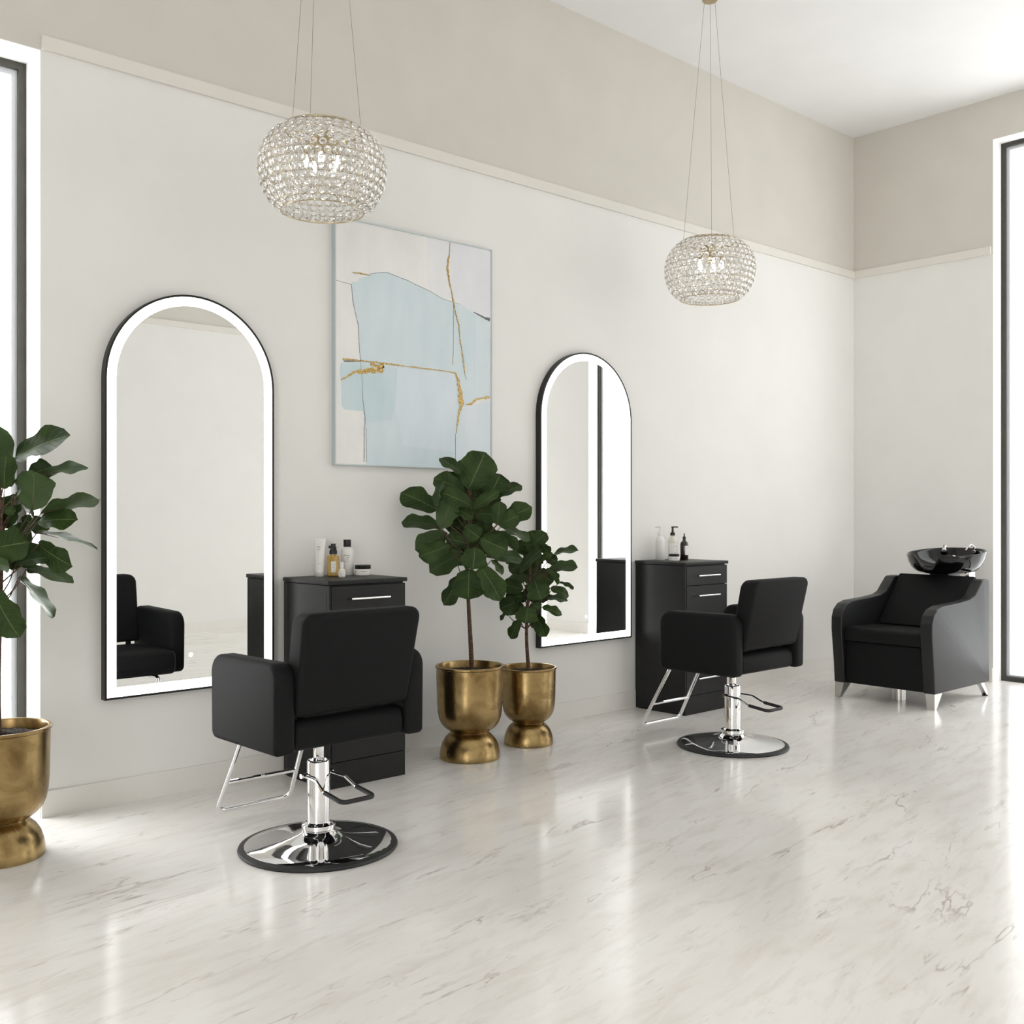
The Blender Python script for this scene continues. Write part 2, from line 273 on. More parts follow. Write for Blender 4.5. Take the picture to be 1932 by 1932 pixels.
def mix(f, a, b_):
    m = N.new('ShaderNodeMixRGB')
    if isinstance(f, (int, float)): m.inputs[0].default_value = f
    else: L.new(f, m.inputs[0])
    for i, v in ((1, a), (2, b_)):
        if isinstance(v, tuple): m.inputs[i].default_value = (*v, 1)
        else: L.new(v, m.inputs[i])
    return m.outputs[0]
base = mix(ramp(noise(mapping((.7, 2.0, 1), -9), 1.6, 8, .62, .5), .36, .66), srgb(241, 239, 236), srgb(233, 229, 224))
base = mix(math_('MULTIPLY', ramp(noise(mapping((1.0, 4.5, 1), -9), 3.2, 8, .65, .4), .5, .72), .75), base, srgb(219, 212, 204))
def vein(mp, s, det, w, thr, seed_mp, ms, dist=.9):
    n = noise(mp, s, det, .6, dist)
    a = math_('ABSOLUTE', math_('SUBTRACT', n, .5))
    line = ramp(a, 0, w, (1, 1, 1), (0, 0, 0))
    return math_('MULTIPLY', line, ramp(noise(seed_mp, ms, 5, .6), thr, thr+.14))
v1 = vein(mapping((.36, 1.7, 1), -13), 1.3, 5.5, .009, .50, mapping((.8, 2, 1), 0), 2.0, .5)
v2 = vein(mapping((.6, 3.4, 1), -8), 2.2, 6, .012, .54, mapping((.8, 3, 1), -8), 4.0, .4)
ds = ramp(noise(mapping((1.9, 15, 1), -9), 3.0, 4, .55, .2), .66, .72)
base = mix(math_('MULTIPLY', v2, .45), base, srgb(163, 144, 129))
base = mix(math_('MULTIPLY', ds, .34), base, srgb(161, 145, 131))
base = mix(math_('MULTIPLY', v1, .62), base, srgb(146, 122, 104))
L.new(base, b.inputs['Base Color'])

# leaf material: veins drawn from the leaf's own UVs
M_leaf = mat('fig_leaf', (.03, .06, .015), .46, spec=.20)
N, L, b = nodes(M_leaf)
uv = N.new('ShaderNodeUVMap'); sp = N.new('ShaderNodeSeparateXYZ'); L.new(uv.outputs[0], sp.inputs[0])
au = math_('ABSOLUTE', math_('SUBTRACT', sp.outputs[0], .5))
mid = ramp(au, .008, .022, (1, 1, 1), (0, 0, 0))
fr = math_('FRACT', math_('MULTIPLY', math_('SUBTRACT', sp.outputs[1], math_('MULTIPLY', au, .55)), 7.5))
side = ramp(math_('ABSOLUTE', math_('SUBTRACT', fr, .5)), .02, .055, (1, 1, 1), (0, 0, 0))
tc = N.new('ShaderNodeTexCoord')
mp0 = N.new('ShaderNodeMapping'); L.new(tc.outputs['Object'], mp0.inputs['Vector'])
lc = mix(ramp(noise(mp0, 9, 4, .5), .35, .65), (.018, .036, .008), (.040, .070, .017))
lc = mix(math_('MULTIPLY', side, .40), lc, (.085, .135, .045))
lc = mix(math_('MULTIPLY', mid, .75), lc, (.15, .20, .08))
geo = N.new('ShaderNodeNewGeometry')
lc = mix(geo.outputs['Backfacing'], lc, mix(.5, lc, (.075, .12, .05)))
L.new(lc, b.inputs['Base Color'])
bp = N.new('ShaderNodeBump'); bp.inputs['Strength'].default_value = .5; bp.inputs['Distance'].default_value = .003; bp.invert = True
L.new(math_('MAXIMUM', side, mid), bp.inputs['Height']); L.new(bp.outputs[0], b.inputs['Normal'])

# thin window glass
M_glass = bpy.data.materials.new('window_glass'); M_glass.use_nodes = True
nt = M_glass.node_tree; nt.nodes.clear()
o_ = nt.nodes.new('ShaderNodeOutputMaterial'); mx = nt.nodes.new('ShaderNodeMixShader'); fs = nt.nodes.new('ShaderNodeLayerWeight')
tr = nt.nodes.new('ShaderNodeBsdfTransparent'); gl = nt.nodes.new('ShaderNodeBsdfGlossy'); gl.inputs['Roughness'].default_value = 0
fs.inputs['Blend'].default_value = .5
pw = nt.nodes.new('ShaderNodeMath'); pw.operation = 'POWER'; pw.inputs[1].default_value = 5
ma = nt.nodes.new('ShaderNodeMath'); ma.operation = 'MULTIPLY_ADD'; ma.inputs[1].default_value = .92; ma.inputs[2].default_value = .05
nt.links.new(fs.outputs['Facing'], pw.inputs[0]); nt.links.new(pw.outputs[0], ma.inputs[0])
tr.inputs['Color'].default_value = (.97, .98, .98, 1)
nt.links.new(ma.outputs[0], mx.inputs[0]); nt.links.new(tr.outputs[0], mx.inputs[1]); nt.links.new(gl.outputs[0], mx.inputs[2])
nt.links.new(mx.outputs[0], o_.inputs[0])

# ------------------------------------------------------------------ room
WX, WY = 8.353, 4.814      # right wall plane x, long wall plane y
BX, BY = -3.2, -1.5        # wall behind the camera's left, wall opposite the long wall
HC, Z0, Z1 = 4.617, 3.383, 3.445
T = .235                   # wall thickness
TR = .190                  # thickness of the end wall
def struct(name, bm, m, label, cat, smooth=False):
    return tag(link_bm(name, bm, m, smooth=smooth), label, cat, kind='structure')

bm = bmesh.new(); box(bm, BX-T, WX+T, BY-T, WY+T, -.12, 0)
struct('floor', bm, M_floor, 'polished off-white marble floor with thin brown veins', 'floor')
bm = bmesh.new(); box(bm, BX-T, WX+T, BY-T, WY+T, HC, HC+.15)
struct('ceiling', bm, M_ceil, 'plain white flat ceiling above the beige upper walls', 'ceiling')

def wall_x(name, y0, y1, openings, label, x0, x1):
    """wall running along x; openings are (xa, xb, ztop) down to the floor; two paint bands"""
    bm = bmesh.new(); xs = x0
    def seg(a, b_, lo):
        if b_-a < 1e-4: return
        if lo < Z0: box(bm, a, b_, y0, y1, lo, Z0, 0); box(bm, a, b_, y0, y1, Z0, HC, 1)
        else: box(bm, a, b_, y0, y1, lo, HC, 1)
    for a, b_, zt in openings:
        seg(xs, a, 0); seg(a, b_, zt); xs = b_
    seg(xs, x1, 0)
    return struct(name, bm, [M_low, M_up], label, 'wall')
def wall_y(name, x0, x1, openings, label, y0, y1):
    bm = bmesh.new(); ys = y0
    def seg(a, b_, lo):
        if b_-a < 1e-4: return
        if lo < Z0: box(bm, x0, x1, a, b_, lo, Z0, 0); box(bm, x0, x1, a, b_, Z0, HC, 1)
        else: box(bm, x0, x1, a, b_, lo, HC, 1)
    for a, b_, zt in openings:
        seg(ys, a, 0); seg(a, b_, zt); ys = b_
    seg(ys, y1, 0)
    return struct(name, bm, [M_low, M_up], label, 'wall')

W1 = (.80, 1.54, Z0)            # window in the long wall
W2 = (1.52, 3.61, 4.29)          # window in the right wall
W3 = [(6.90, 8.15, 3.9)]  # unseen window added in the facing wall for more daylight
W4 = (-1.3, 0.3, 3.6)            # unseen window added in the near end wall to let in daylight
wall_x('wall_left', WY, WY+T, [W1], 'long cream wall with two arched mirrors and a painting', BX-T, WX+T)
wall_y('wall_right', WX, WX+TR, [W2], 'cream end wall behind the shampoo chair', BY-T, WY)
wall_x('wall_front', BY-T, BY, W3, 'cream wall facing the arched mirrors', BX-T, WX)
wall_y('wall_back', BX-T, BX, [W4], 'cream wall at the near end of the room', BY, WY)

def trim(name, bm, m, label): return struct(name, bm, m, label, 'trim')
def strips(z0, z1, t, m, nm, lab):
    bm = bmesh.new(); box(bm, W1[1], WX, WY-t, WY, z0, z1); trim(nm[0], bm, m, lab+' along the long wall')
    bm = bmesh.new()
    if z0 > 1: box(bm, WX-t, WX, W2[1]+.012, WY-t, z0, z1)
    else: box(bm, WX-t, WX, W2[1], WY-t, z0, z1)
    trim(nm[1], bm, m, lab+' along the end wall')
    bm = bmesh.new(); box(bm, BX, W3[0][0], BY, BY+t, z0, z1)
    if z0 > 1: pass
    trim(nm[2], bm, m, lab+' along the wall opposite the mirrors')
strips(Z0, Z1, .016, M_trim, ('trim_1', 'trim_2', 'trim_3'), 'slim raised cream rail')
strips(0, .115, .011, M_base, ('baseboard_left', 'baseboard_right', 'baseboard_front'), 'low cream baseboard')
bm = bmesh.new(); box(bm, WX-.011, WX, BY, W2[0], 0, .115)
trim('baseboard_back', bm, M_base, 'short low cream baseboard on the near side of the tall window')
bm = bmesh.new(); box(bm, WX-.016, WX, BY, W2[0]-.012, Z0, Z1)
trim('trim_4', bm, M_trim, 'short cream rail on the near side of the tall window')

def window(name, a, b_, zt, axis, plane, sgn, label, nm=0, rv=0):
    """reveal lining, dark frame, light bead and pane set back in an opening; sgn = outward"""
    root = thing(name, (0, 0, 0), label, 'window', kind='structure')
    def bx(bm, u0, u1, v0, v1, z0, z1):
        v0, v1 = sorted((v0, v1))
        if axis == 'x': box(bm, u0, u1, v0, v1, z0, z1)
        else: box(bm, v0, v1, u0, u1, z0, z1)
    p0 = plane+sgn*rv; p1 = p0+sgn*.022
    fw = .036
    bm = bmesh.new()                                # plaster lining of the reveal, 3 mm thick
    t = .004
    bx(bm, a, a+t, plane, p0, 0, zt); bx(bm, b_-t, b_, plane, p0, 0, zt); bx(bm, a+t, b_-t, plane, p0, zt-t, zt)
    link_bm('reveal', bm, M_reveal, root, smooth=False)
    bm = bmesh.new()
    bx(bm, a, a+fw, p0, p1, 0, zt); bx(bm, b_-fw, b_, p0, p1, 0, zt)
    bx(bm, a+fw, b_-fw, p0, p1, 0, .038); bx(bm, a+fw, b_-fw, p0, p1, zt-fw, zt)
    link_bm('frame', bm, M_winframe, root, smooth=False)
    q0 = p1; q1 = p1+sgn*.018; bw = .026
    bm = bmesh.new()
    bx(bm, a, a+fw+bw, q0, q1, 0, zt); bx(bm, b_-fw-bw, b_, q0, q1, 0, zt)
    bx(bm, a+fw+bw, b_-fw-bw, q0, q1, 0, .05); bx(bm, a+fw+bw, b_-fw-bw, q0, q1, zt-fw-bw, zt)
    link_bm('reflection_strip', bm, M_reflstrip, root, smooth=False)
    bm = bmesh.new(); g = p1+sgn*.012
    bx(bm, a+fw-.004, b_-fw+.004, g-.0, g+sgn*.004, .036, zt-fw+.004)
    # single sheet
    bm.free(); bm = bmesh.new()
    u0, u1, z0, z1 = a+fw+bw-.002, b_-fw-bw+.002, .048, zt-fw-bw+.002; gp = q0+sgn*.009
    P = [(u0, z0), (u1, z0), (u1, z1), (u0, z1)]
    bm.faces.new([bm.verts.new((u, gp, z) if axis == 'x' else (gp, u, z)) for u, z in P])
    link_bm('pane', bm, M_glass, root, smooth=False)
    if nm:
        bm = bmesh.new()
        for k in range(1, nm+1):
            u = a+(b_-a)*k/(nm+1); bx(bm, u-.02, u+.02, p0, p1, .038, zt-fw)
        link_bm('mullion', bm, M_winframe, root, smooth=False)
    return root
window('window_1', *W1, 'x', WY, 1, 'dark-framed floor-length window at left behind the near potted fig', 0, rv=.19)
window('window_2', *W2, 'y', WX, 1, 'tall dark-framed window to the floor at right beside the shampoo chair', rv=.145)
window('added_window_4', *W4, 'y', BX, -1, 'unseen dark-framed window added for daylight in the near end wall', 1, .15)
window('added_window_3', *W3[0], 'x', BY, -1, 'unseen dark-framed window added for daylight in the far part of the wall opposite the mirrors', 1, .15)

# ------------------------------------------------------------------ arched mirrors
def arch(w, h, inset=0, n=40):
    r = w/2-inset; zc = h-w/2
    pts = [(-r, inset), (r, inset)]
    for k in range(n+1):
        a = PI*k/n; pts.append((r*math.cos(a), zc+r*math.sin(a)))
    return pts
def arch_ring(w, h, i0, i1, y0, y1):
    A, B = arch(w, h, i0), arch(w, h, i1); n = len(A); bm = bmesh.new()
    V = [[bm.verts.new((x, y, z)) for x, z in P] for P in (A, B) for y in (y0, y1)]   # Ay0 Ay1 By0 By1
    for k in range(n):
        j = (k+1) % n
        bm.faces.new((V[0][k], V[0][j], V[2][j], V[2][k])); bm.faces.new((V[1][k], V[3][k], V[3][j], V[1][j]))
        bm.faces.new((V[0][k], V[1][k], V[1][j], V[0][j])); bm.faces.new((V[2][k], V[2][j], V[3][j], V[3][k]))
    return bm
def make_mirror():
    w, h = .858, 1.90
    t = thing('arched_mirror', (0, 0, 0), '', 'mirror')
    link_bm('frame', arch_ring(w, h, 0, .010, -.044, 0), M_black, t)
    link_bm('light_band', arch_ring(w, h, .010, .054, -.041, -.004), M_led, t)
    bm = prism(arch(w, h, .054), -.0405, -.004, 'y'); link_bm('mirror_glass', bm, M_mirror, t)
    bm = bmesh.new(); c = [(0.012*math.cos(2*PI*k/24)-.016, .172+.012*math.sin(2*PI*k/24)) for k in range(24)]
    prism(c, -.0425, -.0405, 'y', bm=bm); link_bm('touch_button', bm, M_button, t)
    return t
m1 = make_mirror(); m1.location = (1.803+.429, WY, .49)
m2 = copy_tree(m1); m2.location = (4.53+.429, WY, .49)
tag(m1, 'tall arched mirror with lit border and black frame, reflecting the near styling chair', 'mirror', 'lit arched mirrors')
tag(m2, 'arched lit mirror between the brass potted figs and the far cabinet, reflecting a window', 'mirror', 'lit arched mirrors')

# ------------------------------------------------------------------ painting
pt = thing('wall_painting', (3.03, WY, 1.60), 'large pale blue and white abstract painting with gold veins in thin silver frame', 'painting')
PW, PH = 1.108, 1.33
bm = bmesh.new()
for x0, x1, z0, z1 in ((0, .006, 0, PH), (PW-.006, PW, 0, PH), (.006, PW-.006, 0, .006), (.006, PW-.006, PH-.006, PH)):
    box(bm, x0, x1, -.034, 0, z0, z1)
link_bm('frame', bm, M_frame, pt, smooth=False)
bm = bmesh.new(); box(bm, .006, PW-.006, -.028, -.002, .006, PH-.006)
cv = link_bm('canvas', bm, M_canvas, pt, smooth=False)
def clampp(x, z): return (min(max(x, .0065), PW-.0065), min(max(z, .0065), PH-.0065))
layer = 0
for key in ('pale_lilac', 'white_band', 'blue', 'light_blue', 'right_pale', 'low_right', 'deep_blue'):
    layer += 1; pts = []
    for x, z in ART_SHAPES[key]:
        q = clampp(x, z)
        if not pts or (Vector(q)-Vector(pts[-1])).length > 1e-4: pts.append(q)
    bm = prism(pts, -.0281-.00015*layer, -.0279, 'y')
    link_bm('colour_field', bm, M_art[key], cv, smooth=False)
def stroke(st, y, bm, jit):
    L_, Rr = [], []
    P = []
    for (x0, z0, w0), (x1, z1, w1) in zip(st, st[1:]):
        n = max(2, int(math.hypot(x1-x0, z1-z0)/.012))
        for k in range(n): f = k/n; P.append((x0+(x1-x0)*f, z0+(z1-z0)*f, w0+(w1-w0)*f))
    P.append(st[-1])
    for i, (x, z, w) in enumerate(P):
        a = P[max(i-1, 0)]; c = P[min(i+1, len(P)-1)]
        d = Vector((c[0]-a[0], c[1]-a[1])).normalized(); nrm = Vector((-d.y, d.x))
        wl = w*random.uniform(1-jit, 1+jit); wr = w*random.uniform(1-jit, 1+jit)
        L_.append(clampp(x+nrm.x*wl, z+nrm.y*wl)); Rr.append(clampp(x-nrm.x*wr, z-nrm.y*wr))
    A = [bm.verts.new((x, y, z)) for x, z in L_]; B = [bm.verts.new((x, y, z)) for x, z in Rr]
    A2 = [bm.verts.new((x, -.028, z)) for x, z in L_]; B2 = [bm.verts.new((x, -.028, z)) for x, z in Rr]
    for i in range(len(A)-1):
        for q in ((A[i], A[i+1], B[i+1], B[i]), (A2[i], A2[i+1], A[i+1], A[i]), (B2[i], B[i], B[i+1], B2[i+1])):
            try: bm.faces.new(q)
            except ValueError: pass
random.seed(3)
for i, st in enumerate(ART_DARK):
    bm = bmesh.new(); stroke([(x, z, w*(1 if i in (2, 3) else .6)) for x, z, w in st], -.0298, bm, .5)
    link_bm('ink_line', bm, M_ink, cv, smooth=False, recalc=False)
for st in ART_GOLD:
    bm = bmesh.new(); stroke([(x, z, max(w*.85, .0012)) for x, z, w in st], -.0305, bm, .55)
    link_bm('gold_leaf', bm, M_leafgold, cv, smooth=False, recalc=False)

# ------------------------------------------------------------------ styling chairs
def make_chair():
    t = thing('styling_chair', (0, 0, 0), '', 'chair')
    # base
    bm = lathe([(0, 0), (.314, 0), (.318, .006), (.314, .014), (.294, .019), (.290, .015), (0, .015)], 72)
    link_bm('rubber_rim', bm, M_rubber, t)
    bm = lathe([(.293, .012), (.292, .019), (.280, .0225), (.24, .027), (.19, .033), (.15, .039), (.115, .046), (.088, .055), (.070, .066), (.060, .080), (0, .080)], 72)
    link_bm('base_plate', bm, M_chrome, t, ang=60)
    bm = lathe([(0, .074), (.058, .074), (.066, .078), (.068, .086), (.066, .094), (.056, .098), (.049, .104), (0, .104)], 48)
    link_bm('collar', bm, M_chrome, t)
    bm = lathe([(0, .098), (.046, .098), (.046, .345), (.043, .350), (.036, .351), (.036, .344), (0, .344)], 48)
    link_bm('column', bm, M_chrome, t)
    bm = bmesh.new(); box(bm, -.018, .018, -.014, .014, .344, .45); bevel_all(bm, .004, 2)
    link_bm('piston', bm, M_chrome, t)
    bm = rbox(-.14, .14, -.15, .20, .442, .458, .005, 2); link_bm('seat_plate', bm, M_black, t)
    # foot pump lever
    path = fillet([(-.060, .02, .292), (-.066, -.09, .290), (-.072, -.155, .262), (-.074, -.290, .248), (.074, -.290, .248), (.072, -.155, .262), (.066, -.09, .290), (.060, .02, .292)], .022, 5)
    lv = link_bm('pump_lever', tube(path, .0062, 8), M_chrome, t)
    path = fillet([(-.0725, -.165, .2612), (-.074, -.290, .248), (.074, -.290, .248), (.0725, -.165, .2612)], .024, 6)
    link_bm('pedal_grip', tube(path, .0092, 10), M_rubber, lv)
    for s in (-1, 1):
        link_bm('pivot', tube([(s*.040, .012, .292), (s*.074, .012, .292)], .010, 12), M_chrome, lv)
    # footrest
    fr_ = None
    path = fillet([(-.135, .20, .444), (-.150, .325, .444), (-.178, .535, .062), (.178, .535, .062), (.150, .325, .444), (.135, .20, .444)], .034, 7)
    fr_ = link_bm('footrest', tube(path, .0105, 12), M_chrome, t)
    link_bm('crossbar', tube([(-.1665, .459, .198), (.1665, .459, .198)], .0095, 10), M_chrome, fr_)
    # seat: a cushion with soft edges, slightly higher in front
    prof = rpoly([(-.245, .455), (.335, .452), (.352, .50), (.345, .580), (.20, .588), (-.245, .570)], [.035, .03, .02, .035, .1, .055], 6)
    bm = prism(prof, -.249, .249, 'x', .022, 4); link_bm('seat', bm, M_leather, t, ang=50)
    # backrest leaning back, corners rounded
    out = rpoly([(-.262, .588), (.262, .588), (.266, .975), (-.266, .975)], [.022, .022, .045, .045], 6)
    bm = prism(out, -.335, -.235, 'y', .024, 5)
    for v in bm.verts:
        f = (v.co.z-.592)/.383
        v.co.y += .075-f*.085
        v.co.z += .006*(1-(v.co.x/.27)**2)*f
        if v.co.y > 0: pass
    bmesh.ops.translate(bm, verts=bm.verts, vec=(0, 0, 0))
    # keep it between the arms where it passes them
    for v in bm.verts:
        if v.co.z < .79: v.co.x = max(-.251, min(.251, v.co.x*.98))
        else:
            f = min(1, (v.co.z-.79)/.04); v.co.x *= .98+.02*f
    link_bm('backrest', bm, M_leather, t, ang=50)
    for s in (-1, 1):
        prof = rpoly([(-.258, .452), (.262, .446), (.268, .784), (-.262, .792)], [.022, .035, .075, .062], 8)
        bm = prism(prof, s*.338, s*.252, 'x', .020, 4)
        link_bm('armrest', bm, M_leather, t, ang=50)
    for s in (-1, 1):
        link_bm('back_bracket', rbox(s*.19-.015, s*.19+.015, -.19, -.175, .545, .66, .004, 2), M_black, t)
    return t
c1 = make_chair(); c1.location = (2.241, 3.659, 0)
c2 = copy_tree(c1); c2.location = (4.984, 3.640, 0); c2.rotation_euler.z = R(0)
tag(c1, 'black styling chair on round chrome base, the larger nearer one before the first lit mirror', 'chair', 'black hydraulic styling chairs')
tag(c2, 'black styling chair on round chrome base, the farther one beside the cabinet with pump bottles', 'chair', 'black hydraulic styling chairs')

# ------------------------------------------------------------------ cabinets
CT = 1.012
def make_cabinet():
    t = thing('drawer_cabinet', (0, 0, 0), '', 'cabinet')
    W, D = .455, .436                                   # front at y=0, back at y=D
    body = rpoly([(0, .018), (W, .018), (W, D), (.002, D), (-.010, D-.055), (-.012, D-.17)], [.004, .003, .003, .004, .12, .25], 12)
    link_bm('body', prism(body, .0, .990, 'z', .002, 1), M_cab, t, ang=25)
    top = rpoly([(-.006, -.006), (W+.010, -.006), (W+.010, D), (-.003, D), (-.015, D-.055), (-.018, D-.17)], [.006, .004, .003, .004, .12, .25], 12)
    link_bm('top_panel', prism(top, .992, CT, 'z', .002, 2), M_cab, t, ang=25)
    bm = rbox(0, W, 0, .018, 0, .124, .0015, 1); link_bm('toe_panel', bm, M_cab, t)
    bm = rbox(0, .012, 0, .018, .127, .990, .0015, 1); link_bm('side_edge', bm, M_cab, t)
    for i, (z0, z1, zh) in enumerate(((.858, .984, .921), (.600, .854, .788), (.345, .596, .53), (.127, .341, .236))):
        dr = link_bm('drawer_front', rbox(.0145, W-.001, -.002, .017, z0, z1, .0015, 1), M_cab, t)
        bm = bmesh.new(); tube([(.112, -.027, zh), (.342, -.027, zh)], .0062, 12, bm)
        for x in (.137, .317): tube([(x, -.027, zh), (x, -.001, zh)], .004, 8, bm)
        link_bm('handle', bm, M_handle, dr)
    return t
k1 = make_cabinet(); k1.location = (2.730, 4.362, 0)
k2 = copy_tree(k1); k2.location = (5.467, 4.372, 0)
tag(k1, 'charcoal drawer cabinet with a rounded side behind the nearer styling chair', 'cabinet', 'charcoal drawer cabinets')
tag(k2, 'charcoal drawer cabinet with chrome bar handles beside the farther styling chair', 'cabinet', 'charcoal drawer cabinets')

# ------------------------------------------------------------------ products on the cabinets
FACE = R(-51)          # labels look this way, into the room
def prints(rows, parent, r, name='print'):
    """small illegible print lines wrapped on a round or flat front (radius r, facing -y local)"""
    bm = bmesh.new()
    for z, a0, a1, h in rows:
        n = 5
        for k in range(n):
            b0 = a0+(a1-a0)*k/n; b1 = a0+(a1-a0)*(k+.72)/n
            P = []
            for zz in (z, z+h):
                for rr in (r+.0002, r+.0007):
                    for bb in (b0, b1): P.append((rr*math.sin(bb), -rr*math.cos(bb), zz))
            v = [bm.verts.new(p) for p in P]
            for f in ((2, 3, 7, 6), (0, 4, 5, 1), (2, 6, 4, 0), (3, 1, 5, 7), (6, 7, 5, 4), (2, 0, 1, 3)): bm.faces.new([v[i] for i in f])
    return link_bm(name, bm, M_greypr, parent, smooth=False)
CTZ = CT+.0005
# 1 squeeze tube standing on its cap
t = thing('squeeze_tube', (2.900, 4.722, CTZ), 'white squeeze tube standing on its cap, leftmost on the nearer cabinet', 'tube', FACE)
link_bm('cap', lathe([(0, 0), (.023, 0), (.0245, .003), (.0245, .020), (0, .020)], 32), M_offwhite, t)
bm = bmesh.new(); rings = []
for i in range(9):
    f = i/8; z = .0205+f*.176; rx = .0245+f*.0085; ry = .0245*(1-f)+.0015
    rings.append([bm.verts.new((rx*math.cos(2*PI*k/28), ry*math.sin(2*PI*k/28), z)) for k in range(28)])
for A, B in zip(rings, rings[1:]):
    for k in range(28): bm.faces.new((A[k], A[(k+1) % 28], B[(k+1) % 28], B[k]))
bm.faces.new(rings[0]); bm.faces.new(rings[-1])
link_bm('tube_body', bm, M_white, t)
prints([(.152, -.85, .55, .0035), (.138, -.85, .6, .002)], t, .0125)
prints([(.065, -.1, .7, .0018)], t, .0205)
# 2 amber spray bottle, flat-sided
t = thing('spray_bottle', (2.950, 4.672, CTZ), 'golden amber bottle with black spray cap beside the white tube', 'bottle', FACE)
b2 = rpoly([(-.031, -.017), (.031, -.017), (.031, .017), (-.031, .017)], .012, 6)
bm = prism(b2, 0, .110, 'z', .009, 4); lathe([(.014, .105), (.014, .120), (0, .120)], 20, bm)
link_bm('bottle_body', bm, M_amber, t)
bm = rbox(-.006, .020, -.0185, -.0172, .022, .078, .0004, 1); lb = link_bm('paper_label', bm, M_paper, t)
bm = bmesh.new(); box(bm, .002, .012, -.0189, -.0186, .045, .047); box(bm, .000, .014, -.0189, -.0186, .060, .0612); link_bm('print', bm, M_greypr, lb, smooth=False)
bm = lathe([(0, .116), (.020, .116), (.020, .134), (.0165, .138), (.0165, .152), (.0125, .156), (.0125, .170), (0, .170)], 28)
box(bm, -.024, 0, -.004, .004, .146, .160)
link_bm('spray_cap', bm, M_blackpl, t)
# 3 small serum vial with glass shoulder
t = thing('serum_bottle', (2.946, 4.582, CTZ), 'tiny white-labelled glass bottle right of the amber spray bottle', 'bottle', FACE)
bm = lathe([(0, 0), (.0165, 0), (.018, .003), (.018, .032), (.015, .038), (.009, .044), (.0085, .050), (0, .050)], 28); link_bm('bottle_body', bm, M_clear, t)
link_bm('paper_label', lathe([(.0182, .006), (.0184, .006), (.0184, .028), (.0182, .028)], 28), M_paper, t)
prints([(.018, -.5, .5, .0014), (.012, -.3, .3, .0012)], t, .0184)
link_bm('cap', lathe([(0, .048), (.009, .048), (.0085, .078), (0, .079)], 20), M_white, t)
# 4 tall bottle with black cap
t = thing('lotion_bottle', (3.068, 4.722, CTZ), 'tall white bottle with square black cap at the back of the nearer cabinet', 'bottle', FACE)
link_bm('bottle_body', lathe([(0, 0), (.033, 0), (.035, .003), (.035, .130), (.032, .138), (.022, .143), (.017, .146), (.017, .150), (0, .150)], 36), M_white, t)
link_bm('cap', lathe([(0, .150), (.019, .150), (.020, .152), (.020, .186), (.019, .188), (0, .188)], 32), M_blackpl, t)
prints([(.104, -.2, .75, .003), (.093, .25, .6, .003), (.084, .1, .5, .0018), (.074, -.3, .7, .0015)], t, .035)
# 5 jar
def make_jar():
    t = thing('cream_jar', (0, 0, 0), '', 'jar', FACE)
    link_bm('jar_body', lathe([(0, 0), (.040, 0), (.043, .003), (.0445, .030), (.043, .034), (0, .034)], 40), M_white, t)
    link_bm('lid', lathe([(0, .034), (.0415, .034), (.0425, .036), (.0425, .052), (.040, .055), (0, .055)], 40), M_blackpl, t)
    prints([(.020, .1, .8, .003), (.020, -.8, -.5, .003), (.014, -.8, -.55, .002)], t, .0444)
    return t
j1 = make_jar(); j1.location = (3.122, 4.655, CTZ); tag(j1, 'low white cream jar with black lid, rightmost on the nearer cabinet', 'jar', 'cream jars')
j2 = copy_tree(j1); j2.location = (5.630, 4.598, CTZ); tag(j2, 'small white jar with dark lid in front of the farther cabinet bottles', 'jar', 'cream jars')
j2.scale = (.86, .86, .86)
# 6 white pump bottle / 7 clear pump bottle with black pump
def make_pump(bmat, pmat, tube_col=False):
    t = thing('pump_bottle', (0, 0, 0), '', 'bottle', R(-48))
    link_bm('bottle_body', lathe([(0, 0), (.031, 0), (.033, .003), (.033, .128), (.030, .145), (.020, .160), (.013, .168), (.013, .174), (0, .174)], 36), bmat, t)
    bm = lathe([(0, .170), (.017, .170), (.017, .180), (.015, .190), (.008, .194), (.007, .222), (.0095, .224), (.0095, .232), (0, .234)], 24)
    tube([(0, 0, .229), (.030, 0, .229), (.036, 0, .226)], .0042, 8, bm)
    link_bm('pump', bm, pmat, t); return t
p1 = make_pump(M_white, M_white); p1.location = (5.648, 4.735, CTZ); p1.rotation_euler.z = R(110)
tag(p1, 'all-white pump bottle, leftmost on the farther cabinet', 'bottle', 'bottles on the farther cabinet')
p2 = make_pump(M_clear, M_blackpl); p2.location = (5.727, 4.690, CTZ)
tag(p2, 'pale cloudy bottle with black pump, middle of the farther cabinet', 'bottle', 'bottles on the farther cabinet')
bp_ = p2.children[0]
link_bm('paper_label', lathe([(.0332, .030), (.0335, .030), (.0335, .115), (.0332, .115)], 36), M_paper, p2)
prints([(.095, .2, .8, .002), (.05, .3, .7, .0016)], p2, .0335)
